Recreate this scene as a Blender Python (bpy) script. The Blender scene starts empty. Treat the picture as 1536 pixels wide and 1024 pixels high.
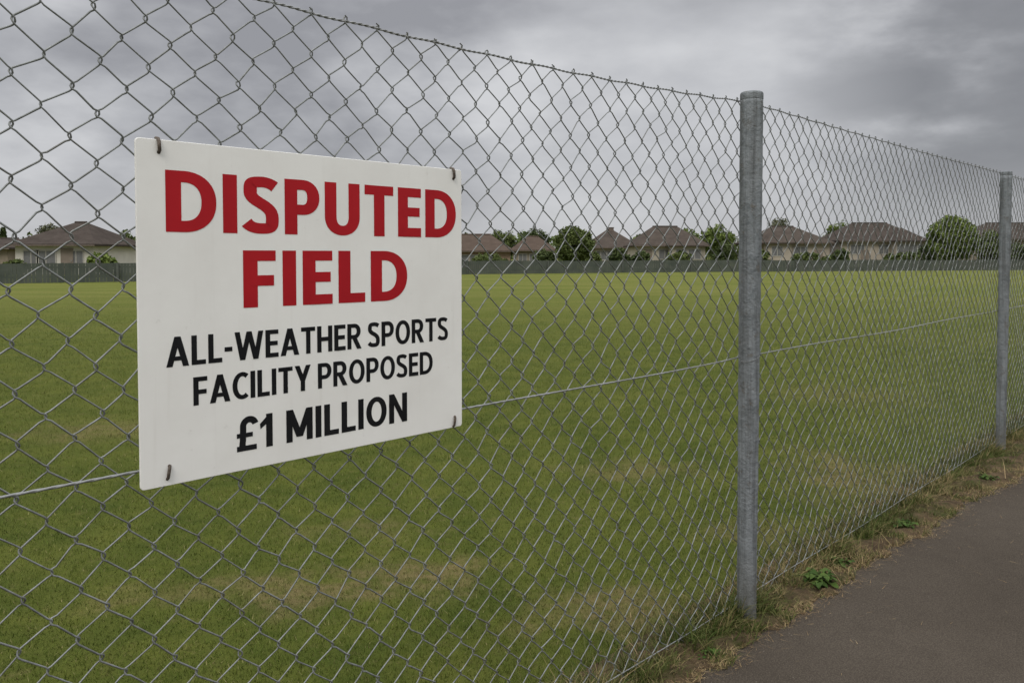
import bpy, math, random
import numpy as np
from mathutils import Vector
random.seed(7); rng = np.random.default_rng(7)
R = math.radians
S = bpy.context.scene
COL = S.collection
EYE = 1.4
FO = (0.909, 3.1, 0.0)                  # point of the fence line at the first post
FA = math.atan2(0.714, 0.700)           # direction of the fence
def fw(s, v=0.0, z=0.0):                # fence-local -> world (v < 0 is the path side)
    return (FO[0]+s*math.cos(FA)-v*math.sin(FA), FO[1]+s*math.sin(FA)+v*math.cos(FA), z)

# ------------------------------------------------------------------ helpers
def new_mesh(name, verts, faces, mat=None, parent=None, smooth=False, shade=None):
    me = bpy.data.meshes.new(name)
    verts = np.asarray(verts, dtype=np.float32).reshape(-1, 3)
    if isinstance(faces, np.ndarray):
        n, k = faces.shape
        me.vertices.add(len(verts)); me.vertices.foreach_set('co', verts.ravel())
        me.loops.add(n*k); me.loops.foreach_set('vertex_index', faces.astype(np.int32).ravel())
        me.polygons.add(n); me.polygons.foreach_set('loop_start', np.arange(0, n*k, k, dtype=np.int32))
        me.update(calc_edges=True)
    else:
        me.from_pydata([tuple(map(float, v)) for v in verts], [], faces)
    if smooth:
        me.polygons.foreach_set('use_smooth', np.ones(len(me.polygons), dtype=bool))
    if shade is not None:
        a = me.attributes.new('shade', 'FLOAT', 'POINT'); a.data.foreach_set('value', np.asarray(shade, dtype=np.float32))
    if mat: me.materials.append(mat)
    o = bpy.data.objects.new(name, me); COL.objects.link(o)
    if parent: o.parent = parent
    return o
def empty(name, loc=(0,0,0), rz=0):
    o = bpy.data.objects.new(name, None); COL.objects.link(o)
    o.location = loc; o.rotation_euler = (0,0,rz); o.empty_display_size = .1
    return o
def tag(o, label=None, cat=None, group=None, kind=None):
    if label: o['label'] = label
    if cat: o['category'] = cat
    if group: o['group'] = group
    if kind: o['kind'] = kind
    return o
class MB:
    def __init__(s): s.v = []; s.f = []
    def add(s, vs, fs):
        b = len(s.v); s.v += [tuple(v) for v in vs]; s.f += [tuple(b+i for i in f) for f in fs]
    def box(s, x0,x1,y0,y1,z0,z1):
        s.add([(x0,y0,z0),(x1,y0,z0),(x1,y1,z0),(x0,y1,z0),(x0,y0,z1),(x1,y0,z1),(x1,y1,z1),(x0,y1,z1)],
              [(0,3,2,1),(4,5,6,7),(0,1,5,4),(1,2,6,5),(2,3,7,6),(3,0,4,7)])
    def lathe(s, prof, n=24, cx=0, cy=0):
        vs=[]; fs=[]
        for r,z in prof:
            for k in range(n):
                a=2*math.pi*k/n; vs.append((cx+r*math.cos(a),cy+r*math.sin(a),z))
        for i in range(len(prof)-1):
            for k in range(n):
                k2=(k+1)%n; fs.append((i*n+k,i*n+k2,(i+1)*n+k2,(i+1)*n+k))
        fs.append(tuple(range(n))[::-1]); fs.append(tuple((len(prof)-1)*n+k for k in range(n)))
        s.add(vs,fs)
    def tube(s, pts, r, n=8):
        pts=[Vector(p) for p in pts]; vs=[]; fs=[]; ref=None
        rs = r if isinstance(r,(list,tuple)) else [r]*len(pts)
        for i,p in enumerate(pts):
            t=(pts[min(i+1,len(pts)-1)]-pts[max(i-1,0)]).normalized()
            if ref is None: ref = Vector((1,0,0)) if abs(t.x)<.8 else Vector((0,1,0))
            b=t.cross(ref).normalized(); ref=b.cross(t).normalized()
            for k in range(n):
                a=2*math.pi*k/n; vs.append(p+(ref*math.cos(a)+b*math.sin(a))*rs[i])
        for i in range(len(pts)-1):
            for k in range(n):
                k2=(k+1)%n; fs.append((i*n+k,i*n+k2,(i+1)*n+k2,(i+1)*n+k))
        fs.append(tuple(range(n))[::-1]); fs.append(tuple((len(pts)-1)*n+k for k in range(n)))
        s.add(vs,fs)
    def build(s, name, mat=None, parent=None, smooth=False):
        return new_mesh(name, s.v, s.f, mat, parent, smooth)

# ------------------------------------------------------------------ materials
class NT:
    def __init__(s, name):
        s.m = bpy.data.materials.new(name); s.m.use_nodes = True
        s.t = s.m.node_tree; s.b = s.t.nodes['Principled BSDF']
    def n(s, typ, **kw):
        x = s.t.nodes.new(typ)
        for k,v in kw.items(): setattr(x,k,v)
        return x
    def l(s,a,b): s.t.links.new(a,b)
    def pos(s): return s.n('ShaderNodeNewGeometry').outputs['Position']
    def objc(s): return s.n('ShaderNodeTexCoord').outputs['Object']
    def noise(s, vec, scale, detail=4, rough=.55, dist=0):
        x=s.n('ShaderNodeTexNoise'); s.l(vec,x.inputs['Vector'])
        x.inputs['Scale'].default_value=scale; x.inputs['Detail'].default_value=detail
        x.inputs['Roughness'].default_value=rough; x.inputs['Distortion'].default_value=dist
        return x.outputs['Fac']
    def mr(s, val, a,b,c=0,d=1, smooth=False):
        x=s.n('ShaderNodeMapRange'); s.l(val,x.inputs['Value'])
        if smooth: x.interpolation_type='SMOOTHSTEP'
        for k,v in zip(('From Min','From Max','To Min','To Max'),(a,b,c,d)): x.inputs[k].default_value=v
        return x.outputs['Result']
    def math(s, op, a, b=None):
        x=s.n('ShaderNodeMath',operation=op)
        for i,q in enumerate((a,b)):
            if q is None: continue
            if isinstance(q,(int,float)): x.inputs[i].default_value=q
            else: s.l(q,x.inputs[i])
        return x.outputs[0]
    def vm(s, op, a, b=None):
        x=s.n('ShaderNodeVectorMath',operation=op)
        for i,q in enumerate((a,b)):
            if q is None: continue
            if isinstance(q,(tuple,list)): x.inputs[i].default_value=q
            else: s.l(q,x.inputs[i])
        return x.outputs['Value'] if op=='LENGTH' else x.outputs['Vector']
    def mix(s, f, a, b, mode='MIX'):
        x=s.n('ShaderNodeMix',data_type='RGBA',blend_type=mode)
        if isinstance(f,(int,float)): x.inputs[0].default_value=f
        else: s.l(f,x.inputs[0])
        for i,q in ((6,a),(7,b)):
            if isinstance(q,(tuple,list)): x.inputs[i].default_value=(*q[:3],1)
            else: s.l(q,x.inputs[i])
        return x.outputs[2]
    def bump(s, h, strength, dist):
        x=s.n('ShaderNodeBump'); x.inputs['Strength'].default_value=strength; x.inputs['Distance'].default_value=dist
        s.l(h,x.inputs['Height']); s.l(x.outputs['Normal'],s.b.inputs['Normal'])
    def fin(s, col=None, rough=.8, metal=0, spec=.3):
        if col is not None:
            if isinstance(col,(tuple,list)): s.b.inputs['Base Color'].default_value=(*col[:3],1)
            else: s.l(col,s.b.inputs['Base Color'])
        if isinstance(rough,(int,float)): s.b.inputs['Roughness'].default_value=rough
        else: s.l(rough,s.b.inputs['Roughness'])
        s.b.inputs['Metallic'].default_value=metal
        s.b.inputs['Specular IOR Level'].default_value=spec
        return s.m

def two_tone(name, a, b, scale=6, rough=.8, bump=.0, bscale=60, metal=0, spec=.3, lo=.35, hi=.65, space='obj'):
    t=NT(name); p=t.objc() if space=='obj' else t.pos()
    f=t.mr(t.noise(p,scale,5,.6),lo,hi)
    if bump: t.bump(t.noise(p,bscale,4),bump,.01)
    return t.fin(t.mix(f,a,b),rough,metal,spec)

PATCH = [(-.82,3.28,.55,.22,.65),(-.42,3.56,.34,.22,.7),(-1.35,3.25,.40,.18,.4),(.42,3.08,.40,.26,.6),(.80,5.2,.6,.35,.45),
         (-3.3,6.4,.7,.5,.5),(2.15,5.0,.5,.8,.6),(-.75,4.0,.35,.2,.35),(1.3,3.9,.3,.4,.4),(3.3,8.0,1.0,.8,.25)]
def grass_col(t, blades):
    p=t.pos()
    flat=t.vm('MULTIPLY',p,(1,1,0))
    big=t.mr(t.noise(flat,.35,4,.6),.35,.65)
    mid=t.mr(t.noise(flat,2.6,5,.65),.36,.66)
    fine=t.mr(t.noise(flat,26,3,.6),.3,.7)
    if blades: c=t.mix(mid,(.066,.096,.014),(.130,.152,.026))
    else:      c=t.mix(mid,(.048,.066,.012),(.098,.108,.022))
    c=t.mix(t.math('MULTIPLY',big,.45),c,(.168,.172,.035) if blades else (.118,.124,.028))
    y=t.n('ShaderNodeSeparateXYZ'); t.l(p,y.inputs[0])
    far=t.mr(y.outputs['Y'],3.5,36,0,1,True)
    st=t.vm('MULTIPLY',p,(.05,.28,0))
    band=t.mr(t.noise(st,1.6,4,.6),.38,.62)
    farc=t.mix(band,(.165,.190,.034),(.225,.228,.056)) if blades else t.mix(band,(.114,.131,.026),(.162,.164,.043))  # bare sheet's far tones darkened to stand in for blade self-shadowing
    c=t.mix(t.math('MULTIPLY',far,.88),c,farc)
    nz=t.n('ShaderNodeTexNoise'); t.l(flat,nz.inputs['Vector']); nz.inputs['Scale'].default_value=3.2; nz.inputs['Detail'].default_value=5
    wp=t.vm('ADD',flat,t.vm('MULTIPLY',t.vm('SUBTRACT',nz.outputs['Color'],(.5,.5,.5)),(1.1,.8,0)))
    m=None
    for (x,yy,rx,ry,k) in PATCH:
        d=t.vm('LENGTH',t.vm('MULTIPLY',t.vm('SUBTRACT',wp,(x,yy,0)),(1/rx,1/ry,0)))
        v=t.mr(d,.1,1.25,k,0,True)
        m=v if m is None else t.math('MAXIMUM',m,v)
    m=t.math('MULTIPLY',m,t.mr(t.noise(flat,14,4,.7),.30,.56,.1,1))
    fl=t.mr(t.noise(flat,7.5,5,.75),.57,.76,0,.4)
    m=t.math('MAXIMUM',m,fl)
    c=t.mix(m,c,(.30,.22,.11) if blades else (.21,.15,.08))
    c=t.mix(t.math('MULTIPLY',fine,.32),c,(.045,.066,.011))
    return c
def m_field():
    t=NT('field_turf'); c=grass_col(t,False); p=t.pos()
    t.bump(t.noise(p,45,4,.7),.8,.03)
    return t.fin(c,.95,0,.05)
def m_blades():
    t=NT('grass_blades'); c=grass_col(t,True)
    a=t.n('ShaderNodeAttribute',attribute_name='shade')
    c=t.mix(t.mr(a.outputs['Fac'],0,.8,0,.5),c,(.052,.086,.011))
    c=t.mix(t.mr(a.outputs['Fac'],.88,1,0,.7),c,(.32,.27,.125))
    return t.fin(c,.8,0,.12)
def m_shade(name, a, b, c, rough=.75):
    t=NT(name); at=t.n('ShaderNodeAttribute',attribute_name='shade')
    r=t.n('ShaderNodeValToRGB'); t.l(at.outputs['Fac'],r.inputs[0])
    e=r.color_ramp.elements; e[0].color=(*a,1); e[1].color=(*c,1); x=e.new(.5); x.color=(*b,1)
    return t.fin(r.outputs[0],rough,0,.12)
def m_path():
    t=NT('worn_asphalt'); p=t.pos()
    base=t.mix(t.mr(t.noise(p,1.1,5,.6),.35,.65),(.054,.044,.034),(.076,.063,.049))
    base=t.mix(t.mr(t.noise(p,7,5,.7),.5,.75,0,.5),base,(.040,.033,.026))
    sp=t.mr(t.noise(p,260,2,.6),.42,.75,0,.75)
    base=t.mix(sp,base,(.125,.107,.085))
    v=t.n('ShaderNodeTexVoronoi'); t.l(p,v.inputs['Vector']); v.inputs['Scale'].default_value=170
    dk=t.mr(v.outputs['Distance'],.3,.65,0,.4)
    base=t.mix(dk,base,(.022,.018,.014))
    t.bump(t.math('ADD',t.noise(p,150,4,.7),t.math('MULTIPLY',t.noise(p,14,3),.6)),.5,.007)
    return t.fin(base,.97,0,.05)
def m_soil():
    t=NT('verge_soil'); p=t.pos()
    f=t.mr(t.noise(p,16,6,.7),.35,.65); c=t.mix(f,(.050,.035,.021),(.135,.095,.053))
    c=t.mix(t.mr(t.noise(p,6,4,.7),.48,.66,0,.75),c,(.048,.058,.016))
    t.bump(t.noise(p,70,5,.7),.9,.02)
    return t.fin(c,.95,0,.1)
def m_galv(name, a, b, rough=.5, metal=.55, scale=30, stain=.5, bumpk=.15):
    t=NT(name); p=t.objc()
    f=t.mr(t.noise(p,scale,5,.65),.35,.65); c=t.mix(f,a,b)
    c=t.mix(t.mr(t.noise(p,4,6,.75),.50,.70,0,stain),c,(.13,.115,.09))
    t.bump(t.noise(p,scale*3,4),bumpk,.002)
    return t.fin(c,t.mr(f,0,1,rough,rough+.15),metal,.4)
def m_post():
    t=NT('galvanised_post'); p=t.objc()
    f=t.mr(t.noise(p,9,6,.7),.35,.65); c=t.mix(f,(.130,.145,.152),(.235,.252,.260))
    v=t.n('ShaderNodeTexVoronoi'); t.l(p,v.inputs['Vector']); v.inputs['Scale'].default_value=55
    c=t.mix(t.mr(v.outputs['Distance'],.1,.7,0,.35),c,(.29,.305,.31))
    st=t.vm('MULTIPLY',p,(45,45,2.0)); c=t.mix(t.mr(t.noise(st,1,5,.65),.46,.66,0,.7),c,(.085,.088,.086))
    c=t.mix(t.mr(t.noise(p,26,5,.8),.56,.66,0,.75),c,(.11,.095,.075))
    s=t.n('ShaderNodeSeparateXYZ'); t.l(p,s.inputs[0]); c=t.mix(t.mr(s.outputs['Z'],.0,.35,.55,0,True),c,(.10,.09,.065))
    t.bump(t.math('ADD',t.noise(p,70,5,.7),t.math('MULTIPLY',t.noise(p,14,4),1.5)),.8,.008)
    return t.fin(c,t.mr(f,0,1,.65,.85),.15,.25)
def m_sign():
    t=NT('sign_white'); p=t.objc()
    c=t.mix(t.mr(t.noise(p,5,6,.65),.4,.7),(.85,.835,.79),(.79,.77,.725))
    st=t.vm('MULTIPLY',p,(60,1,3)); 
    c=t.mix(t.mr(t.noise(st,1,4,.6),.58,.8,0,.14),c,(.50,.46,.40))
    c=t.mix(t.mr(t.noise(p,60,3,.6),.68,.8,0,.25),c,(.45,.42,.36))
    t.bump(t.noise(p,220,2),.05,.001)
    return t.fin(c,.42,0,.4)
M=dict(field=m_field(), blades=m_blades(), path=m_path(), soil=m_soil(), sign=m_sign(), post=m_post(),
  wire=m_galv('galvanised_wire',(.14,.145,.135),(.27,.28,.27),.48,.45,40,.6),
  strand=m_galv('strand_wire',(.22,.225,.22),(.33,.335,.33),.55,.45,40,.5),
  rust=two_tone('rusty_steel',(.07,.055,.042),(.16,.13,.105),60,.7,.3,200,.3),
  red=two_tone('red_paint',(.42,.010,.016),(.36,.008,.014),8,.6,spec=.2),
  black=two_tone('black_paint',(.006,.006,.007),(.011,.011,.012),8,.7,spec=.15),
  verge=m_shade('verge_blades',(.045,.072,.013),(.105,.108,.034),(.31,.23,.12)),
  straw=m_shade('dead_straw',(.13,.085,.042),(.25,.17,.085),(.38,.29,.155)),
  weed=m_shade('weed_leaf',(.030,.058,.011),(.050,.085,.016),(.075,.11,.025),.7),
  bark=two_tone('bark',(.07,.055,.04),(.13,.10,.075),8,.9,.4,30),
  glass=two_tone('window_glass',(.12,.12,.12),(.17,.17,.17),2,.35,spec=.3),
  frame=two_tone('window_frame_white',(.36,.34,.305),(.42,.40,.36),3,.6),
  doorm=two_tone('painted_door',(.17,.14,.11),(.21,.17,.14),3,.6),
  chim=two_tone('chimney_brick',(.12,.095,.078),(.18,.145,.12),8,.9),
  ffence=two_tone('dark_fence_board',(.058,.068,.056),(.088,.098,.080),1.2,.95,space='w'),
  ffpost=two_tone('dark_fence_post',(.062,.070,.060),(.09,.098,.084),3,.95),
  stone=two_tone('grit_stone',(.08,.068,.055),(.15,.13,.105),20,.9))

# ------------------------------------------------------------------ ground
fld=new_mesh('field',[(-500,-200,0),(500,-200,0),(500,900,0),(-500,900,0)],[(0,1,2,3)],M['field']); tag(fld,kind='structure')
def vergew(s):
    return .158+.014*max(0,s)+.012*max(0,s)**2*(1 if s<4 else 0)+(0 if s<4 else .192) + .012*math.sin(s*5.1)+.012*math.sin(s*13.7+1)+.012*math.sin(s*31+2)
ns=900; s0,s1=-9.,16.
vs=[];fs=[]
for i in range(ns+1):
    s=s0+(s1-s0)*i/ns
    vs.append(fw(s,-.05,.004)); vs.append(fw(s,-3.3-.02*math.sin(s*4)-.015*math.sin(s*11),.004))
for i in range(ns): fs.append((2*i,2*i+1,2*i+3,2*i+2))
tag(new_mesh('path',vs,fs,M['path']),kind='structure')
vs=[];fs=[];NA=16
for i in range(ns+1):
    s=s0+(s1-s0)*i/ns
    w=vergew(s)+random.uniform(-.018,.018)
    for k in range(NA+1):
        q=k/NA; v=.16-(w+.16)*q
        e=math.sin(math.pi*min(1,max(0,q)))**.5
        z=.006+e*(.016+.009*math.sin(s*9+v*20)+.007*math.sin(s*23+v*41)+random.uniform(-.004,.004))
        vs.append(fw(s,v,max(z,.006)))
for i in range(ns):
    for k in range(NA):
        a=i*(NA+1)+k; fs.append((a,a+1,a+NA+2,a+NA+1))
tag(new_mesh('verge',vs,fs,M['soil'],smooth=True),kind='structure')

# ------------------------------------------------------------------ grass blades (uncountable)
def blades(name, P, h, w, shade, mat, lean=.45, seg=2, flat=False):
    n=len(P); a=rng.uniform(0,2*np.pi,n); b=rng.uniform(0,2*np.pi,n)
    side=np.stack([np.cos(a),np.sin(a),np.zeros(n)],1)*(w[:,None]/2)
    L=rng.uniform(.1,1,n)*lean
    d=np.stack([np.cos(b)*L,np.sin(b)*L,np.ones(n)],1)
    if flat: d[:,2]=rng.uniform(.0,.18,n); d[:,:2]/=np.maximum(L,.05)[:,None]
    d/=np.linalg.norm(d,axis=1)[:,None]
    if seg==1:
        V=np.stack([P-side,P+side,P+d*h[:,None]],1); F=np.arange(3*n).reshape(n,3)
        return new_mesh(name,V.reshape(-1,3),F,mat,shade=np.repeat(shade,3))
    d2=d.copy(); d2[:,:2]*=2.2
    if not flat: d2[:,2]*=.75
    d2/=np.linalg.norm(d2,axis=1)[:,None]
    mid=P+d*h[:,None]*.5; tip=mid+d2*h[:,None]*.5
    V=np.stack([P-side,P+side,mid+side*.8,mid-side*.8,tip+side*.08,tip-side*.08],1)
    i=np.arange(n)*6
    F=np.concatenate([np.stack([i,i+1,i+2,i+3],1),np.stack([i+3,i+2,i+4,i+5],1)])
    return new_mesh(name,V.reshape(-1,3),F,mat,shade=np.repeat(shade,6))
N=500000
Y=1.7*np.exp(rng.uniform(0,1,N)*math.log(40/1.7)); X=rng.uniform(-1,1,N)*(Y*.85+.5)
side=(X-FO[0])*.714-(Y-FO[1])*.7
k=(side<0)&(rng.uniform(0,1,N)>np.clip((Y-9)/28,0,1))
X,Y=X[k],Y[k]; n=len(X)
sc=1+np.clip(Y-3,0,12)*.08
fade=np.clip(1-(Y-12)/34,.25,1)
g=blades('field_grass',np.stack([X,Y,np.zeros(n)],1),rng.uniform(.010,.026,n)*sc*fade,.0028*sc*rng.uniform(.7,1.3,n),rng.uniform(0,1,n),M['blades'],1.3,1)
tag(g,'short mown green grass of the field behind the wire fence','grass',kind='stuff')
n=90000
s=rng.uniform(-4,12,n); s=np.where(rng.uniform(0,1,n)<.75,rng.uniform(-1.5,6,n),s)
clump=np.clip(.42+.5*np.sin(s*6.3+np.sin(s*2.1)*2)*np.sin(s*15.7+1)+.3*np.sin(s*41),0,1.2)
wv=np.array([vergew(q) for q in s])
v=np.where(rng.uniform(0,1,n)<.5,rng.uniform(-1.08,.3,n)*wv,rng.normal(.03,.08,n))
k=(v>-wv*1.08)&(v<.6)&((v>-wv*.45)|(rng.uniform(0,1,n)<.25+.65*clump)); s,v,clump,wv=s[k],v[k],clump[k],wv[k]; n=len(s)
P=np.array([fw(a,b,.006) for a,b in zip(s,v)])
h=rng.uniform(.015,.055,n)*(.5+1.1*clump)*np.where(np.abs(v)<.07,rng.uniform(1,2.6,n),1)*np.where(v<-wv*.6,.75,1)
h=np.where(rng.uniform(0,1,n)<.012,rng.uniform(.10,.22,n),h)
edge=np.clip((-v/wv-.25),0,.7)
sh=np.clip(.44+.20*np.sin(s*3.7+v*9)+.15*np.sin(s*17+v*31)+.55*edge*(1.1-clump)+rng.normal(0,.28,n),0,1)
tag(blades('verge_grass',P,h,rng.uniform(.0018,.004,n),sh,M['verge'],1.4,2),'ragged half dry grass growing along the foot of the wire fence','grass',kind='stuff')
n=20000
s=rng.uniform(-2,8,n); wv=np.array([vergew(q) for q in s])
v=-wv+rng.normal(.025,.04,n)
stray=rng.uniform(0,1,n)<.03; v=np.where(stray,v-rng.exponential(.2,n),v)
dn=.5+.5*np.sin(s*7.7)*np.sin(s*2.9+1); k=rng.uniform(0,1,n)<.35+.65*dn; s,v=s[k],v[k]; n=len(s)
P=np.array([fw(a,b,.012) for a,b in zip(s,v)])
tag(blades('dead_straw',P,rng.uniform(.012,.050,n),rng.uniform(.0012,.0026,n),rng.uniform(0,1,n)**1.4,M['straw'],1,1,True),'dead straw and clippings lying along the edge of the asphalt path','straw',kind='stuff')
mb=MB()
for i in range(450):
    s=random.uniform(-1.5,7); v=-vergew(s)-abs(random.gauss(0,.15))
    x,y,_=fw(s,v); r=random.uniform(.0012,.004)
    ring=[(x+r*random.uniform(.7,1.2)*math.cos(a),y+r*random.uniform(.7,1.2)*math.sin(a),.003) for a in (0,1.26,2.5,3.8,5.0)]
    mb.add(ring+[(x,y,.004+r*.9)],[(0,1,5),(1,2,5),(2,3,5),(3,4,5),(4,0,5)])
tag(mb.build('loose_grit',M['stone']),'loose grit scattered on the asphalt near the verge','grit',kind='stuff')

# ------------------------------------------------------------------ broadleaf weeds
def weed(px,py,r,nl,label,rise=.5):
    o=empty('weed',(px,py,.008)); tag(o,label,'weed')
    V=[];F=[];sh=[]
    for i in range(nl):
        a=i*2.4+random.uniform(-.5,.5); L=r*random.uniform(.35,.8); W=L*random.uniform(.4,.6); up=random.uniform(.1,1)*rise
        q=random.uniform(0,1); b=len(V); ox,oy=max(-r,min(r,random.gauss(0,r*.5))),max(-r,min(r,random.gauss(0,r*.4))); oz=random.uniform(0,r*.6)
        tw=random.uniform(-.5,.5)
        prof=[(0,.05),(.25,.3),(.42,.85),(.6,1),(.82,.7),(1,.03)]
        for (t,w) in prof:
            z=oz+L*(up*t*1.3-(up*.9+.25)*t*t)+.006
            cx,cy=ox+math.cos(a)*L*t,oy+math.sin(a)*L*t; nx,ny=-math.sin(a),math.cos(a)
            V+=[(cx-nx*w*W/2,cy-ny*w*W/2,max(z+(.12-tw*.5)*w*W,.002)),(cx,cy,max(z-.05*W,.001)),(cx+nx*w*W/2,cy+ny*w*W/2,max(z+(.12+tw*.5)*w*W,.002))]; sh+=[q,q*.6,q]
        for j in range(len(prof)-1):
            k=b+j*3; F+=[(k,k+1,k+4,k+3),(k+1,k+2,k+5,k+4)]
    new_mesh('leaf_rosette',V,F,M['weed'],o,True,sh)
    m=MB(); 
    for i in range(3):
        a=random.uniform(0,6.28); m.tube([(0,0,-.01),(math.cos(a)*r*.15,math.sin(a)*r*.15,r*.2),(math.cos(a)*r*.3,math.sin(a)*r*.3,r*.4)],.0013,5)
    m.build('stem',M['weed'],o)
    return o
def onverge(s,v): return fw(s,v)[:2]
weed(*onverge(.44,-.11),.065,140,'broad leafed green weed on the verge just right of the nearer post',.9)
weed(*onverge(.70,-.09),.045,90,'smaller leafy weed just beyond the large weed right of the nearer post',.9)
weed(*onverge(-.42,-.10),.035,50,'low leafy weed at the path edge left of the nearer post base',.5)
weed(*onverge(1.45,-.12),.045,90,'leafy weed on the verge midway between the two posts',.9)
weed(*onverge(2.7,-.19),.05,90,'leafy weed on the verge near the farther post',.9)

# ------------------------------------------------------------------ chain link fence
BAY=3.71; P2=.0435; J=43; HV=2.0/J; OFF=-.06
fence=empty('chain_link_fence',FO,FA)
tag(fence,'tall galvanised chain link fence on round grey posts along the edge of the path','fence')
def topz(s):
    if -BAY<s<0:
        t=-s/BAY; return 1.99-.07*4*t*(1-t)
    return 1.99-.008*abs(math.sin(math.pi*s/BAY))
def warp(V):
    x,y,z=V[:,0].copy(),V[:,1].copy(),V[:,2].copy()
    tz=np.array([topz(a) for a in np.linspace(-8,12,401)]); tt=np.interp(x,np.linspace(-8,12,401),tz)
    g=np.interp(x,[-2.5,-.5,1.5],[.75,1.1,1.7])
    dx=(.0055*np.sin(z*7.3+x*2.1)+.0042*np.sin(z*19+x*6.3+1)+.0028*np.sin(x*23+z*31))*g
    dz=(.0050*np.sin(x*8.1+z*3.3)+.0045*np.sin(x*19+z*13+2)+.003*np.sin(x*37+z*7))*g
    dy=.010*np.sin(x*2.7+z*1.9)*np.sin(z*np.pi/2)+.004*np.sin(x*9+z*6)
    V[:,0]=x+dx*np.clip((2.02-z)*8,0.15,1); V[:,2]=z*tt/2.0+dz*np.clip((2.0-z)*6,0,1); V[:,1]=y+dy*np.clip((2.0-z)*5,0,1)
    return V
def mesh_bay(sa, sb, ns=6):
    d,e,r=.0024,.0022,.00176
    i0=int(round(sa/P2)); W=int(round(sb/P2))-i0; wires=[]
    for i in range(i0,i0+W):
        pts=[]; jx=random.uniform(-.0020,.0020)
        for j in range(J+1):
            sg=1 if (i+j)%2==0 else -1
            c=(i+1)*P2 if sg>0 else i*P2
            jj=random.uniform(-.0022,.0022); kx=random.uniform(.6,1.5)
            x=c+sg*e+jx; z=j*HV+jj
            pts+=[(x-sg*.0068*kx,sg*d,z-.0092),(x-sg*.0012,sg*d*1.15,z-.0052),(x+sg*.0004,0,z),(x-sg*.0012,-sg*d*1.15,z+.0052),(x-sg*.0068*kx,-sg*d,z+.0092)]
        wires.append(pts)
    Pn=np.array(wires)
    T=np.empty_like(Pn); T[:,1:-1]=Pn[:,2:]-Pn[:,:-2]; T[:,0]=Pn[:,1]-Pn[:,0]; T[:,-1]=Pn[:,-1]-Pn[:,-2]
    T/=np.linalg.norm(T,axis=2)[...,None]
    B=np.cross(T,np.array([1.,0,0])); B/=np.linalg.norm(B,axis=2)[...,None]; A=np.cross(B,T)
    ang=np.arange(ns)*2*np.pi/ns
    V=Pn[:,:,None,:]+r*(A[:,:,None,:]*np.cos(ang)[None,None,:,None]+B[:,:,None,:]*np.sin(ang)[None,None,:,None])
    K=Pn.shape[1]; idx=np.arange(W*K*ns).reshape(W,K,ns)
    a=idx[:,:-1,:]; b=np.roll(a,-1,axis=2); c=idx[:,1:,:]; dd=np.roll(c,-1,axis=2)
    F=np.stack([a,b,dd,c],-1).reshape(-1,4)
    V=warp(V.reshape(-1,3)); return V,F
edges=[-7.4,-3.7,0,3.7,7.4,11.1]
for a,b in zip(edges[:-1],edges[1:]):
    V,F=mesh_bay(a,b); new_mesh('wire_mesh',V,F,M['wire'],fence,True)
for q in (-2,-1,0,1,2,3):
    s=q*BAY+OFF; R0=.042 if q<1 else .037; T0=2.010 if q<1 else 1.992; cy=-R0-.004; k=R0/.042
    prof=[]; zz=-.1
    while zz<T0-.03:
        rr=np.interp(zz,[0,1.0,1.6],[.036,.039,.042])*k+.0004*math.sin(zz*37+q)+.0003*math.sin(zz*91); prof.append((rr,zz)); zz+=.03
    m=MB(); m.lathe(prof+[(R0,T0-.028)],32,s,cy); po=m.build('fence_post',M['post'],fence,True)
    m=MB(); m.lathe([(R0-.0002,T0-.030),(R0+.0006,T0-.026),(R0+.0006,T0-.008),(R0-.0012,T0-.002),(R0-.006,T0+.001),(.004,T0+.004)],32,s,cy); m.build('post_cap',M['post'],po,True)
    m=MB(); z=1.010
    pts=[(s+(R0-.0026)*math.cos(a),cy-(R0-.0026)*math.sin(a),z+.010*math.sin(a*1.5)) for a in np.linspace(-.35,math.pi+.35,17)]
    m.tube(pts,.0011,5); m.build('tie_wire',M['strand'],po,True)
def strand(name, zf, yf, r, tw, pitch, step=.006):
    m=MB(); xs=np.arange(-7.4,11.1,step)
    for ph in (0,math.pi):
        m.tube([(x,yf(x)+tw*math.sin(2*math.pi*x/pitch+ph),zf(x)+tw*math.cos(2*math.pi*x/pitch+ph)) for x in xs],r,6)
    return m.build(name,M['strand'],fence,True)
strand('top_wire',lambda x:topz(x)-.001+.0015*math.sin(x*31),lambda x:0,.0018,.0015,.035)
strand('middle_wire',lambda x:1.010+.003*math.sin(x*3.1)-.004*math.sin(math.pi*((x-OFF)/BAY%1)),lambda x:-.012+.010*math.exp(-(((x-OFF)/BAY-round((x-OFF)/BAY))*BAY/.1)**2),.0023,.0006,.06)
strand('bottom_wire',lambda x:.06+.004*math.sin(x*4),lambda x:-.006,.0013,.001,.05,.02)

# ------------------------------------------------------------------ sign
RR=.988
SU=lambda u: (-2.285+u+2.85)*RR-2.85
sx0=SU(0); sign=empty('disputed_field_sign',fw(sx0,-.020,EYE+(.965-EYE)*RR),FA)
tag(sign,'white rectangular sign with red and black lettering hung on the wire fence','sign')
SW=.797*RR; SH=.650*RR
def rrect(w,h,r,n=5):
    out=[]
    for cx,cy,a0 in ((w-r,r,-90),(w-r,h-r,0),(r,h-r,90),(r,r,180)):
        for k in range(n+1):
            a=R(a0+90*k/n); out.append((cx+r*math.cos(a),cy+r*math.sin(a)))
    return out
loop=rrect(SW,SH,.007); n=len(loop)
V=[];F=[]
lay=[(.0,.0008),(-.0006,0),(-.0044,0),(-.005,.0008)]
for y,ins in lay:
    for (x,z) in loop:
        V.append((x+(ins if x<SW/2 else -ins),y,z+(ins if z<SH/2 else -ins)))
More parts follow.
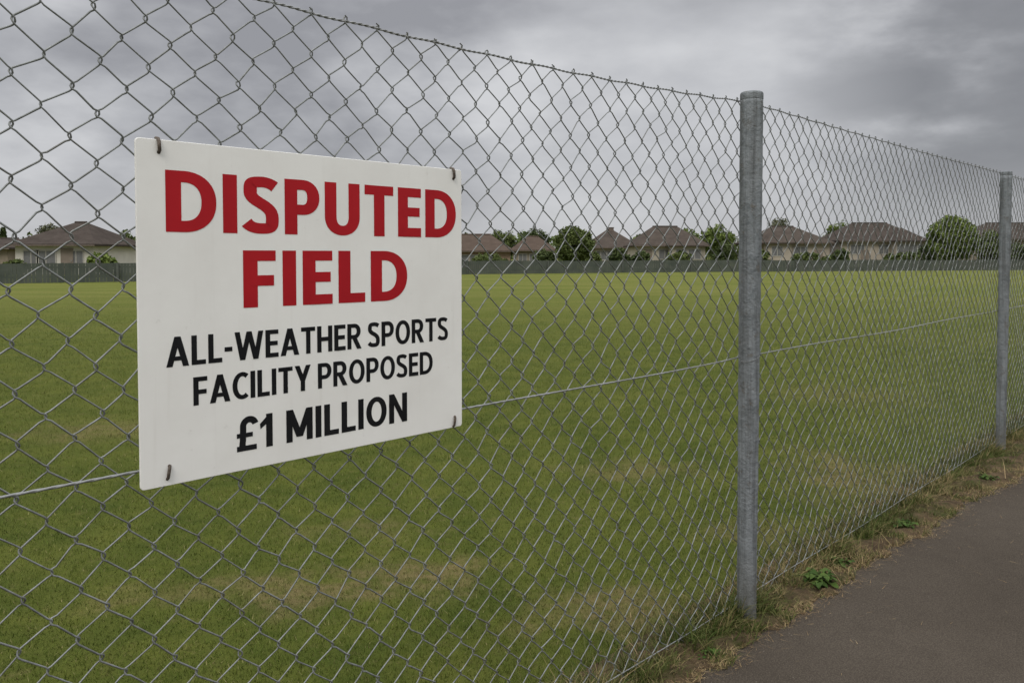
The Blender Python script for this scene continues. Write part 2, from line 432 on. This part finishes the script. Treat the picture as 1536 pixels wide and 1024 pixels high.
for L in range(3):
    for k in range(n): F.append((L*n+k,L*n+(k+1)%n,(L+1)*n+(k+1)%n,(L+1)*n+k))
F.append(tuple(range(n))); F.append(tuple(3*n+k for k in range(n))[::-1])
board=new_mesh('sign_board',V,F,M['sign'],sign)
FRONT=-.005
def ribbon(path,t,closed=False,t2=None):
    m=len(path); out=[]; t2=t2 or t
    for i in range(m):
        if closed: a,b=path[i-1],path[(i+1)%m]
        else: a,b=path[max(i-1,0)],path[min(i+1,m-1)]
        dx,dy=b[0]-a[0],b[1]-a[1]; L=math.hypot(dx,dy); k=abs(dx)/L; w=t*(1-k*k)+t2*k*k
        nx,ny=-dy/L*w/2,dx/L*w/2
        out.append(((path[i][0]+nx,path[i][1]+ny),(path[i][0]-nx,path[i][1]-ny)))
    q=[]
    for i in range(m if closed else m-1):
        (a,b),(c,d)=out[i],out[(i+1)%m]; q.append([a,b,d,c])
    return q
def arc(cx,cy,rx,ry,a0,a1,n=28,p=1.0):
    o=[]
    for k in range(n+1):
        a=R(a0+(a1-a0)*k/n); c,s=math.cos(a),math.sin(a)
        o.append((cx+rx*math.copysign(abs(c)**p,c),cy+ry*math.copysign(abs(s)**p,s)))
    return o
def bez(p0,p1,p2,p3,n=14):
    o=[]
    for k in range(n+1):
        t=k/n; u=1-t
        o.append(tuple(u**3*a+3*u*u*t*b+3*u*t*t*c+t**3*d for a,b,c,d in zip(p0,p1,p2,p3)))
    return o
def rect(a,b,c,d): return [[(a,c),(b,c),(b,d),(a,d)]]
def para(xa,ya,xb,yb,th): return [[(xa-th/2,ya),(xa+th/2,ya),(xb+th/2,yb),(xb-th/2,yb)]]
def glyph(ch,t):
    h=t/2; tb=t*.80; hb=tb/2
    if ch=='D':
        w=.77; x0=.27; return [rect(0,t,0,1),ribbon([(t*.9,1-hb),(x0*.97,1-hb)]+arc(x0,.5,w-h-x0,.5-hb,90,-90,40,.90)+[(x0*.97,hb),(t*.9,hb)],t,False,tb)],w
    if ch=='I': return [rect(0,t,0,1)],t
    if ch=='S':   # open terminals and a slanting spine
        w=.61; l,r_=h,w-h
        p=bez((w-.07,1-hb-.07),(w-.17,1-hb+.01),(w*.5,1-hb+.005),(w*.46,1-hb))
        p+=bez((w*.46,1-hb),(w*.18,1-hb),(l,.88-hb*.2),(l,.73))[1:]
        p+=bez((l,.73),(l,.53),(r_,.54),(r_,.28))[1:]
        p+=bez((r_,.28),(r_,.12),(w*.78,hb),(w*.50,hb))[1:]
        p+=bez((w*.50,hb),(w*.34,hb),(w*.18,hb+.02),(.05,hb+.10))[1:]
        return [ribbon(p,t*.98,False,tb)],w
    if ch in 'PR':
        w=.65 if ch=='P' else .69; yb=.36 if ch=='P' else .40; yc=(1-hb+yb+hb)/2; ry=(1-hb-yb-hb)/2; x0=.33; wb=w-(0 if ch=='P' else .04)
        sh=[rect(0,t,0,1),ribbon([(t*.9,1-hb),(x0*.95,1-hb)]+arc(x0,yc,wb-h-x0,ry,90,-90,28,.92)+[(x0*.95,yb+hb),(t*.9,yb+hb)],t,False,tb)]
        if ch=='R': sh.append(para(.33,yb+.06,w-t*.55,0,t*1.15))
        return sh,w
    if ch=='U':
        w=.71; return [ribbon([(h,1),(h,.7)]+arc(w/2,.36,w/2-h,.36-hb,180,360,30,.92)+[(w-h,.7),(w-h,1)],t,False,tb)],w
    if ch=='T': w=.63; return [rect(0,w,1-tb,1),rect(w/2-h,w/2+h,0,1-tb*.5)],w
    if ch=='E': w=.54; return [rect(0,t,0,1),rect(t*.5,w,1-tb,1),rect(t*.5,w*.94,.51-hb,.51+hb),rect(t*.5,w,0,tb)],w
    if ch=='F': w=.53; return [rect(0,t,0,1),rect(t*.5,w,1-tb,1),rect(t*.5,w*.94,.47-hb,.47+hb)],w
    if ch=='L': w=.52; return [rect(0,t,0,1),rect(t*.5,w,0,tb)],w
    if ch=='A':
        w=.80; f=.3; xl=t*.55+(w/2-t*.55)*f
        return [para(t*.55,0,w/2,1,t*1.1),para(w-t*.55,0,w/2,1,t*1.1),rect(xl,w-xl,.2,.2+tb*.9)],w
    if ch=='W':
        w=1.14; a=t*1.02; return [para(a/2,1,w*.27,0,a),para(w*.27,0,w*.5,1,a),para(w*.5,1,w*.73,0,a),para(w*.73,0,w-a/2,1,a)],w
    if ch=='H': w=.70; return [rect(0,t,0,1),rect(w-t,w,0,1),rect(t*.5,w-t*.5,.5-hb,.5+hb)],w
    if ch=='O': w=.80; return [ribbon(arc(w/2,.5,w/2-h,.5-hb,0,360,48,.97)[:-1],t,True,tb)],w
    if ch=='C': w=.64; return [ribbon(arc(.40,.5,.40-h,.5-hb,52,308,40,.97),t,False,tb)],w
    if ch=='Y': w=.74; return [para(t*.58,1,w/2,.40,t*1.12),para(w-t*.58,1,w/2,.40,t*1.12),rect(w/2-h,w/2+h,0,.44)],w
    if ch=='-': return [rect(0,.30,.35,.35+tb)],.30
    if ch=='1': w=.40; return [rect(w-t,w,0,1),[[(0,.72),(w-t*.5,1),(w-t*.5,1-t*1.15),(.02,.72-t*.75)]]],w
    if ch=='M': w=.88; return [rect(0,t,0,1),rect(w-t,w,0,1),para(t*.55,1,w/2,.14,t*1.05),para(w-t*.55,1,w/2,.14,t*1.05)],w
    if ch=='N': w=.74; return [rect(0,t,0,1),rect(w-t,w,0,1),para(t*.5,1,w-t*.5,0,t)],w
    if ch=='£':
        w=.62; return [ribbon(arc(.40,.72,.19,.28-hb,15,180,24)+[(.21,.5),(.20,.3),(.17,.05)],t*.92),rect(.02,w,0,tb*.95),rect(.02,.50,.40,.40+tb*.8)],w
    return [],.30
def text(line,u0,u1,z0,z1,t,mat,gap,label,sp=.24):
    x=0; shapes=[]
    for ch in line:
        if ch==' ': x+=sp; continue
        g,w=glyph(ch,t)
        for k,sh in enumerate(g): shapes.append((k,[[(px+x,py) for px,py in quad] for quad in sh]))
        x+=w+gap
    tot=x-gap; W=(u1-u0)*RR; H=(z1-z0)*RR; m=MB()
    for k,sh in shapes:
        for quad in sh:
            m.add([(u0*RR+px/tot*W,FRONT-.0004-.00012*k,(z0-.965)*RR+py*H) for px,py in quad],[(0,1,2,3)])
    o=m.build('lettering',mat,sign); o['label']=label; return o
text('DISPUTED',.053,.777,1.444,1.560,.232,M['red'],.105,'red word DISPUTED across the top of the sign')
text('FIELD',.206,.622,1.294,1.410,.232,M['red'],.115,'red word FIELD in the second line')
text('ALL-WEATHER SPORTS',.050,.750,1.189,1.246,.198,M['black'],.09,'black line ALL-WEATHER SPORTS')
text('FACILITY PROPOSED',.101,.700,1.110,1.165,.198,M['black'],.09,'black line FACILITY PROPOSED')
text('£1 MILLION',.187,.620,1.004,1.073,.205,M['black'],.10,'black line £1 MILLION at the bottom',.34)
def hook(u,z,top):
    x=u*RR; m=MB(); r=.0034
    if top: pts=[(x,.012,SH-.02),(x,.010,SH-.002),(x,.003,SH+.003),(x,-.006,SH+.001),(x,-.0095,SH-.004),(x+.001,-.0095,z),(x+.001,-.004,z-.004)]
    else: pts=[(x+.003,.003,z+.003),(x+.003,-.008,z+.003),(x+.002,-.0095,z),(x,-.0100,z-.010),(x-.001,-.0095,z-.018),(x-.001,-.002,z-.023)]
    m.tube(pts,r if top else .0030,8); m.build('wire_hook',M['rust'],sign,True)
hook(.041,SH-.020,True); hook(.768,SH-.020,True); hook(.050,.034,False); hook(.768,.024,False)

# ------------------------------------------------------------------ background helpers
def at(px,Z): return (px-768)/1200*Z
def hz(y,Z): return EYE+(383-y)*Z/1200
def house(px0,px1,Z,ye,yr,wall,roof,label,rz=0,ridge=.35,nwin=3,chim=(),door=.6,wing=None,depth=7.5,aerial=False):
    x0,x1=at(px0,Z),at(px1,Z); W=x1-x0; he=hz(ye,Z); hr=hz(yr,Z+depth/2)
    o=empty('bungalow',((x0+x1)/2,Z,0),rz); tag(o,label,'house',group='bungalows beyond the field')
    ov=.45; w=W/2-ov; m=MB(); m.box(-w,w,0,depth,0,he+.02)
    if wing: m.box(wing[0]*w,wing[1]*w,-1.6,0.0-.003,0,he-.04)
    m.build('wall',wall,o)
    def hip(m,xa,xb,ya,yb,z0,z1,rl):
        cx=(xa+xb)/2; cy=(ya+yb)/2; L=(xb-xa)*rl/2
        m.add([(xa,ya,z0),(xb,ya,z0),(xb,yb,z0),(xa,yb,z0),(xa,ya,z0+.14),(xb,ya,z0+.14),(xb,yb,z0+.14),(xa,yb,z0+.14),(cx-L,cy,z1),(cx+L,cy,z1)],
              [(0,3,2,1),(0,1,5,4),(1,2,6,5),(2,3,7,6),(3,0,4,7),(4,5,9,8),(5,6,9),(6,7,8,9),(7,4,8)])
    m=MB(); hip(m,-W/2,W/2,-ov,depth+ov,he-.05,hr,ridge)
    if wing: hip(m,wing[0]*w-ov*.8,wing[1]*w+ov*.8,-1.6-ov,depth*.45,he-.09,he+(hr-he)*.72,.0)
    L=W*ridge/2; m.tube([(-L,depth/2,hr+.02),(L,depth/2,hr+.02)],.09,6)
    rf=m.build('roof',roof,o)
    for c in chim:
        m=MB(); cx=c*W/2; m.box(cx-.3,cx+.3,depth*.5-.3,depth*.5+.3,hr-1.0,hr+.25); m.box(cx-.36,cx+.36,depth*.5-.36,depth*.5+.36,hr+.253,hr+.32)
        m.build('chimney',M['chim'],rf)
    if aerial:
        m=MB(); m.tube([(-W*.2,depth*.5,hr-.2),(-W*.2,depth*.5,hr+1.0)],.022,5)
        for k in range(5): m.tube([(-W*.2-.3+.05*k,depth*.5-.4+.2*k,hr+.95),(-W*.2+.3-.05*k,depth*.5-.4+.2*k,hr+.95)],.013,4)
        m.tube([(-W*.2,depth*.5-.5,hr+.95),(-W*.2,depth*.5+.5,hr+.95)],.013,4); m.build('aerial',M['ffpost'],rf)
    for k in range(nwin):
        f=-.78+1.56*(k+.5)/nwin; cx=f*w; wy=-.003
        if wing and wing[0]<=f<=wing[1]: wy=-1.603
        ww=random.uniform(.5,.85); zt=he-.35; zb=max(.7,he-1.45)
        if abs(cx/w-door)<.16: continue
        m=MB(); q=.06
        m.box(cx-ww,cx+ww,wy-.05,wy,zt-q,zt); m.box(cx-ww,cx+ww,wy-.05,wy,zb,zb+q)
        m.box(cx-ww,cx-ww+q,wy-.05,wy,zb+q,zt-q); m.box(cx+ww-q,cx+ww,wy-.05,wy,zb+q,zt-q); m.box(cx-q/2,cx+q/2,wy-.045,wy,zb+q,zt-q)
        wi=m.build('window',M['frame'],o)
        m=MB(); m.box(cx-ww+q,cx+ww-q,wy-.02,wy-.001,zb+q,zt-q); m.build('pane',M['glass'],wi)
    m=MB(); dx=door*w; m.box(dx-.45,dx+.45,-.06,-.003,0,min(2.0,he-.2)); d=m.build('door',M['doorm'],o)
    m=MB(); m.box(dx+.3,dx+.36,-.1,-.062,.95,1.05); m.build('handle',M['strand'],d)
    m=MB(); m.box(-W/2+.02,W/2-.02,-ov-.08,-ov-.003,he-.05,he+.03); m.build('gutter',M['chim'],o)
    return o
def rm(name,a,b):
    t=NT(name); p=t.objc(); c=t.mix(t.mr(t.noise(p,1.2,5,.7),.35,.65),a,b)
    wv=t.n('ShaderNodeTexWave',bands_direction='Z'); t.l(p,wv.inputs['Vector']); wv.inputs['Scale'].default_value=2.2; wv.inputs['Distortion'].default_value=.6
    c=t.mix(t.mr(wv.outputs['Fac'],.2,.8,0,.2),c,(.04,.033,.028)); return t.fin(c,.95,0,.05)
rf1=rm('roof_tiles_dark',(.046,.037,.031),(.070,.057,.048)); rf2=rm('roof_tiles_brown',(.056,.045,.037),(.082,.067,.055)); rf3=rm('roof_tiles_red',(.070,.051,.039),(.094,.070,.054))
wc=two_tone('render_cream',(.38,.34,.275),(.45,.405,.33),.7,.9); wp=two_tone('render_buff',(.32,.275,.225),(.39,.34,.28),.7,.9)
wb=two_tone('brick_tan',(.20,.165,.125),(.26,.215,.165),2,.9); wo=two_tone('brick_orange',(.22,.155,.11),(.28,.20,.145),2,.9); ws=two_tone('render_pale',(.48,.45,.40),(.56,.53,.47),.7,.9)
house(-75,20,66,373,358,wb,rf1,'small tan brick bungalow cut off by the left frame edge beyond the field',0,.3,2,(),-.5)
house(14,148,58,368,334,ws,rf1,'pale bungalow with dark pyramid roof at far left of the field',0,.14,4,(),.35)
house(636,772,84,377,352,wo,rf3,'low orange brick bungalow just right of the sign',0,.45,4,(),-.6)
house(764,836,98,376,355,wb,rf3,'small tan bungalow between the orange brick bungalow and the round dense tree',0,.25,3,(),.6)
house(878,962,96,372,345,wp,rf2,'buff bungalow just right of the round dense tree',0,.12,3,(.05,),.6)
house(950,1064,86,369,340,wc,rf2,'cream bungalow with a front wing left of the nearer fence post',0,.34,4,(),-.7,(-.1,.75))
house(1130,1250,90,365,340,wp,rf2,'buff bungalow just right of the nearer fence post',0,.28,4,(),.7,(-.85,-.2),aerial=True)
house(1256,1394,90,362,335,wp,rf1,'wide buff bungalow left of the big bright green bush',0,.40,5,(),-.45,(.15,.8))
house(1460,1610,94,359,335,wb,rf1,'tan bungalow behind the farther post at the right frame edge',0,.4,4,(),-.7)

def leafy(name,px,Z,ytop,wpx,cols,label,cat,nleaf=2600,leaf=.16,kind='tree'):
    x=at(px,Z); H=hz(ytop,Z); W=wpx*Z/1200; nleaf=int(nleaf*1.7)
    o=empty(name,(x,Z,0),random.uniform(0,6)); tag(o,label,cat)
    zc0 = H*.08 if kind in('shrub','dome') else H*.15
    m=MB()
    m.tube([(0,0,-.1),(.03*W,0,H*.25),(-.02*W,.02*W,H*.5),(0,0,H*.72)],[.03*H,.024*H,.014*H,.004*H],8)
    for k in range(6):
        a=k*1.05+random.uniform(0,.5); z=H*(.2+.06*k); L=W*.26
        m.tube([(0,0,z),(math.cos(a)*L*.5,math.sin(a)*L*.5,z+H*.08),(math.cos(a)*L,math.sin(a)*L,z+H*.16)],[.012*H,.008*H,.003*H],5)
    m.build('trunk',M['bark'],o,True)
    nc=60 if kind!='conifer' else 34
    if kind=='dome': nc=150
    th=rng.uniform(0,2*np.pi,nc); u=rng.uniform(-1,1,nc); rr=rng.uniform(.1,1,nc)**.45
    if kind=='dome': rr=rng.uniform(.5,1,nc)**.4
    cz=(H+zc0)/2; hh=(H-zc0)/2
    C=np.stack([np.sqrt(1-u*u)*np.cos(th)*rr*W*.40,np.sqrt(1-u*u)*np.sin(th)*rr*W*.40,cz+u*rr*hh*.82],1)
    if kind=='dome': C[:,2]=np.where(C[:,2]<cz,cz-(cz-C[:,2])*.9,C[:,2])
    if kind=='conifer':
        q=rng.uniform(0,1,nc); C=np.stack([np.cos(th)*(1-q)*W*.36,np.sin(th)*(1-q)*W*.36,zc0+q*(H-zc0)*.95],1)
    cr=rng.uniform(.10,.19,nc)*min(W,2*hh)*(.95 if kind!='conifer' else .6)
    if kind=='dome': cr*=.75
    ci=rng.integers(0,nc,nleaf); off=rng.normal(0,1,(nleaf,3)); off/=np.linalg.norm(off,axis=1)[:,None]; off*=rng.uniform(.2,1.1,nleaf)[:,None]
    Pp=C[ci]+off*cr[ci][:,None]
    Pp[:,2]=np.clip(Pp[:,2],.05,H)
    a=rng.normal(0,1,(nleaf,3)); a/=np.linalg.norm(a,axis=1)[:,None]; b=np.cross(a,rng.normal(0,1,(nleaf,3))); b/=np.linalg.norm(b,axis=1)[:,None]
    sz=(leaf*rng.uniform(.5,1.2,nleaf))[:,None]
    V=np.stack([Pp-a*sz,Pp-b*sz*.65,Pp+a*sz,Pp+b*sz*.65],1).reshape(-1,3); F=np.arange(4*nleaf).reshape(-1,4)
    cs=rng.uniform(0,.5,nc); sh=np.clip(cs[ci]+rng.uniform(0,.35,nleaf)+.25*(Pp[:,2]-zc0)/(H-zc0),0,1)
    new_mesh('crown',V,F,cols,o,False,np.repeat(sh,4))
    return o
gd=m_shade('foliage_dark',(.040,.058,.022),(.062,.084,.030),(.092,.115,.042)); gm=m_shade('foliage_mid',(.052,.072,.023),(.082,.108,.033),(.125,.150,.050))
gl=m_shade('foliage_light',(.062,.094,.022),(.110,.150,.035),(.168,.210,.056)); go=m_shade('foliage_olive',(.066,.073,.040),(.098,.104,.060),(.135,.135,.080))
T=[('pine_tree',6,80,340,28,gd,'dark conifer behind the small tan bungalow at far left','tree','conifer',2600),
('garden_tree',76,86,328,44,go,'thin olive tree behind the pale bungalow roof','tree','tree',1600),
('garden_tree',187,66,345,64,gm,'mid green tree beside the left edge of the sign','tree','tree',4200),
('garden_shrub',152,56,378,46,gl,'pale green shrub at the right corner of the pale bungalow','shrub','shrub',2200),
('garden_shrub',20,54,389,46,gm,'low shrub under the far left bungalow windows','shrub','shrub',2000),
('garden_tree',697,100,340,28,gd,'narrow dark tree right at the edge of the sign','tree','tree',2200),
('garden_tree',752,104,343,54,gm,'green tree behind the orange brick bungalow','tree','tree',3200),
('garden_tree',803,108,339,54,gd,'dark tree behind the small tan bungalow','tree','tree',3200),
('round_tree',862,76,338,66,gm,'round dense tree between two bungalows left of the nearer post','tree','dome',9000),
('garden_tree',915,112,340,34,go,'olive tree behind the buff bungalow left of the nearer post','tree','tree',2400),
('garden_shrub',930,78,371,34,gd,'dark shrub in front of the buff bungalow left of the nearer post','shrub','shrub',2000),
('garden_shrub',962,79,376,36,gd,'second dark shrub left of the cream bungalow','shrub','shrub',2000),
('garden_shrub',1018,78,375,50,gm,'green shrub under the cream bungalow windows','shrub','shrub',2200),
('garden_tree',1076,96,337,60,gl,'light green tree right of the cream bungalow','tree','tree',5600),
('garden_shrub',1086,80,362,44,gd,'dark shrub touching the left side of the nearer fence post','shrub','shrub',2800),
('garden_tree',1166,116,325,48,go,'olive tree behind the buff bungalow right of the nearer post','tree','tree',2600),
('garden_tree',1256,104,331,48,gl,'light green tree between the two buff bungalows','tree','tree',4400),
('garden_shrub',1215,82,378,68,gm,'low shrub in front of the buff bungalow with the aerial','shrub','shrub',2600),
('garden_shrub',1258,84,372,34,gd,'dark shrub filling the gap between the two buff bungalows','shrub','shrub',2000),
('garden_shrub',1350,82,377,80,gm,'wide low shrub in front of the wide buff bungalow','shrub','shrub',3000),
('garden_shrub',1388,84,364,28,gd,'narrow dark shrub at the left foot of the big bright bush','shrub','shrub',1800),
('round_bush',1427,80,319,76,gl,'big rounded bright green bush between two bungalows','bush','dome',17000),
('garden_shrub',1484,84,343,48,gm,'green shrub left of the farther post','shrub','shrub',3600),
('garden_shrub',1530,86,364,78,gd,'dark hedge like shrub right of the farther post','shrub','shrub',3400),
('garden_shrub',815,80,374,46,gd,'dark shrub left of the round dense tree','shrub','shrub',2200),
('garden_shrub',888,82,376,34,gm,'small green shrub at the right foot of the round dense tree','shrub','shrub',1600),
('garden_shrub',1140,82,372,36,gm,'green shrub touching the right side of the nearer fence post','shrub','shrub',1800),
('garden_shrub',735,78,379,68,gm,'low shrub in front of the orange brick bungalow','shrub','shrub',2200)]
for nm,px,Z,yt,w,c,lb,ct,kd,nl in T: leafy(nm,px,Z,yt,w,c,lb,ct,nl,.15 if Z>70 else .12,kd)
n=34000
x=rng.uniform(-260,320,n); hh=4.0+1.5*np.sin(x*.06)+1.2*np.sin(x*.19+1)+.7*np.sin(x*.7)
P=np.stack([x,170+rng.uniform(-8,8,n),rng.uniform(0,1,n)*np.maximum(hh,1.5)],1)
a=rng.normal(0,1,(n,3)); a/=np.linalg.norm(a,axis=1)[:,None]; b=np.cross(a,rng.normal(0,1,(n,3))); b/=np.linalg.norm(b,axis=1)[:,None]
V=np.stack([P-a*.6,P-b*.4,P+a*.6,P+b*.4],1).reshape(-1,3)
tag(new_mesh('distant_treeline',V,np.arange(4*n).reshape(-1,4),gm,None,False,np.repeat(rng.uniform(.2,1,n),4)),'low distant treeline on the horizon behind the bungalows','trees',kind='stuff')

def boundary(pts,h,label):
    o=empty('boundary_fence',(pts[0][0],pts[0][1],0)); tag(o,label,'fence')
    for (ax,ay),(bx,by) in zip(pts[:-1],pts[1:]):
        L=math.hypot(bx-ax,by-ay); dx,dy=(bx-ax)/L,(by-ay)/L; nb=int(L/.16); m=MB()
        for i in range(nb):
            t0=i*L/nb+.003; t1=(i+1)*L/nb-.003; hh=h+random.uniform(-.012,.012)+.025*math.sin(i*.07)
            x0,y0=ax+dx*t0-pts[0][0],ay+dy*t0-pts[0][1]; x1,y1=ax+dx*t1-pts[0][0],ay+dy*t1-pts[0][1]; jy=random.uniform(0,.02)
            m.add([(x0,y0+jy,0),(x1,y1+jy,0),(x1,y1+jy,hh),(x0,y0+jy,hh)],[(0,1,2,3)])
        nx,ny=-dy*.05,dx*.05
        for z in (.25,.75):
            X0,Y0=ax-pts[0][0],ay-pts[0][1]; X1,Y1=bx-pts[0][0],by-pts[0][1]
            m.add([(X0+nx,Y0+ny,z),(X1+nx,Y1+ny,z),(X1+nx,Y1+ny,z+.08),(X0+nx,Y0+ny,z+.08)],[(0,1,2,3)])
        m.build('board_panel',M['ffence'],o)
        npz=max(1,int(L/5))
        for i in range(npz):
            t=i*L/npz; q=MB(); x,y=ax+dx*t-pts[0][0],ay+dy*t-pts[0][1]; q.box(x-.06,x+.06,y-.10,y-.02,0,h+.03); q.build('post',M['ffpost'],o)
boundary([(-60,26),(-25.6,39.5),(-16,45)],.98,'dark grey board fence at the far left edge of the field')
boundary([(-15.9,45.05),(-3.3,59),(15,67),(49,76),(95,86)],.98,'long dark grey board fence across the far side of the field')

# ------------------------------------------------------------------ sky, light
W=bpy.data.worlds.new('World'); S.world=W; W.use_nodes=True; nt=W.node_tree; nt.nodes.clear()
def nn(t,**k):
    x=nt.nodes.new(t)
    for a,b in k.items(): setattr(x,a,b)
    return x
def L(a,b): nt.links.new(a,b)
def wm(op,a,b=None,c=None):
    x=nn('ShaderNodeMath',operation=op)
    for i,q in enumerate((a,b,c)):
        if q is None: continue
        if isinstance(q,(int,float)): x.inputs[i].default_value=q
        else: L(q,x.inputs[i])
    return x.outputs[0]
def wr(v,a,b,c,d,sm=True):
    x=nn('ShaderNodeMapRange'); L(v,x.inputs['Value'])
    if sm: x.interpolation_type='SMOOTHSTEP'
    for k,q in zip(('From Min','From Max','To Min','To Max'),(a,b,c,d)): x.inputs[k].default_value=q
    return x.outputs['Result']
tc=nn('ShaderNodeTexCoord'); sp=nn('ShaderNodeSeparateXYZ'); L(tc.outputs['Generated'],sp.inputs[0])
mp=nn('ShaderNodeMapping'); L(tc.outputs['Generated'],mp.inputs['Vector']); mp.inputs['Scale'].default_value=(1,1,2.3); mp.inputs['Location'].default_value=(5.2,1.4,.3); mp.inputs['Rotation'].default_value=(0,R(5),0)
def wn(scale,detail,rough,dist):
    x=nn('ShaderNodeTexNoise'); L(mp.outputs[0],x.inputs['Vector'])
    x.inputs['Scale'].default_value=scale; x.inputs['Detail'].default_value=detail; x.inputs['Roughness'].default_value=rough; x.inputs['Distortion'].default_value=dist
    return x.outputs['Fac']
cl=wm('ADD',wm('MULTIPLY',wn(2.8,7,.5,0),.66),wm('MULTIPLY',wn(8.0,7,.52,0),.34))
rp=nn('ShaderNodeValToRGB'); L(wr(cl,.38,.62,0,1,False),rp.inputs[0])
e=rp.color_ramp.elements; e[0].color=(.315,.320,.345,1); e[1].color=(.66,.666,.685,1); x=e.new(.5); x.color=(.465,.472,.497,1)
dv=nn('ShaderNodeVectorMath',operation='DOT_PRODUCT'); L(tc.outputs['Generated'],dv.inputs[0]); d0=Vector((.66,1,.20)).normalized(); dv.inputs[1].default_value=d0
dark=wm('MULTIPLY',wr(dv.outputs['Value'],.955,.997,0,.7),wr(cl,.43,.57,.85,.15))
mx=nn('ShaderNodeMix',data_type='RGBA'); L(dark,mx.inputs[0]); L(rp.outputs[0],mx.inputs[6]); mx.inputs[7].default_value=(.185,.190,.204,1)
dv2=nn('ShaderNodeVectorMath',operation='DOT_PRODUCT'); L(tc.outputs['Generated'],dv2.inputs[0]); dv2.inputs[1].default_value=Vector((.20,1,.13)).normalized()
br=wr(dv2.outputs['Value'],.955,.998,0,.45)
mx1=nn('ShaderNodeMix',data_type='RGBA'); L(br,mx1.inputs[0]); L(mx.outputs[2],mx1.inputs[6]); mx1.inputs[7].default_value=(.60,.608,.63,1)
hzn=wr(sp.outputs['Z'],.0,.13,.6,0)
mx2=nn('ShaderNodeMix',data_type='RGBA'); L(hzn,mx2.inputs[0]); L(mx1.outputs[2],mx2.inputs[6]); mx2.inputs[7].default_value=(.55,.557,.578,1)
ov=wr(sp.outputs['Z'],.34,.85,1,4.3)
sc_=nn('ShaderNodeVectorMath',operation='SCALE'); L(mx2.outputs[2],sc_.inputs[0]); L(ov,sc_.inputs['Scale'])
bg=nn('ShaderNodeBackground'); L(sc_.outputs[0],bg.inputs['Color']); bg.inputs['Strength'].default_value=1.0
sky=nn('ShaderNodeTexSky',sky_type='NISHITA'); sky.sun_disc=False; sky.sun_elevation=R(50); sky.sun_rotation=R(200)
bg2=nn('ShaderNodeBackground'); L(sky.outputs[0],bg2.inputs['Color']); bg2.inputs['Strength'].default_value=.08
ms=nn('ShaderNodeMixShader'); ms.inputs[0].default_value=.04; L(bg.outputs[0],ms.inputs[1]); L(bg2.outputs[0],ms.inputs[2])
out=nn('ShaderNodeOutputWorld'); L(ms.outputs[0],out.inputs['Surface'])
sl=bpy.data.lights.new('Sun','SUN'); sl.energy=1.25; sl.angle=R(25); sl.color=(1,.955,.88)
so=bpy.data.objects.new('Sun',sl); COL.objects.link(so)
dvec=Vector((math.sin(R(200))*math.cos(R(50)),math.cos(R(200))*math.cos(R(50)),math.sin(R(50))))
so.rotation_euler=dvec.to_track_quat('Z','Y').to_euler()

# ------------------------------------------------------------------ camera
cam=bpy.data.cameras.new('Camera'); co=bpy.data.objects.new('Camera',cam); COL.objects.link(co)
co.location=(0,0,EYE); co.rotation_euler=(R(90-1.96),0,0)
cam.sensor_width=36; cam.lens=36*1200/1536; cam.shift_y=-88/1536; cam.clip_start=.05; cam.clip_end=2000
S.camera=co
S.view_settings.view_transform='Standard'; S.view_settings.look='None'; S.view_settings.exposure=0
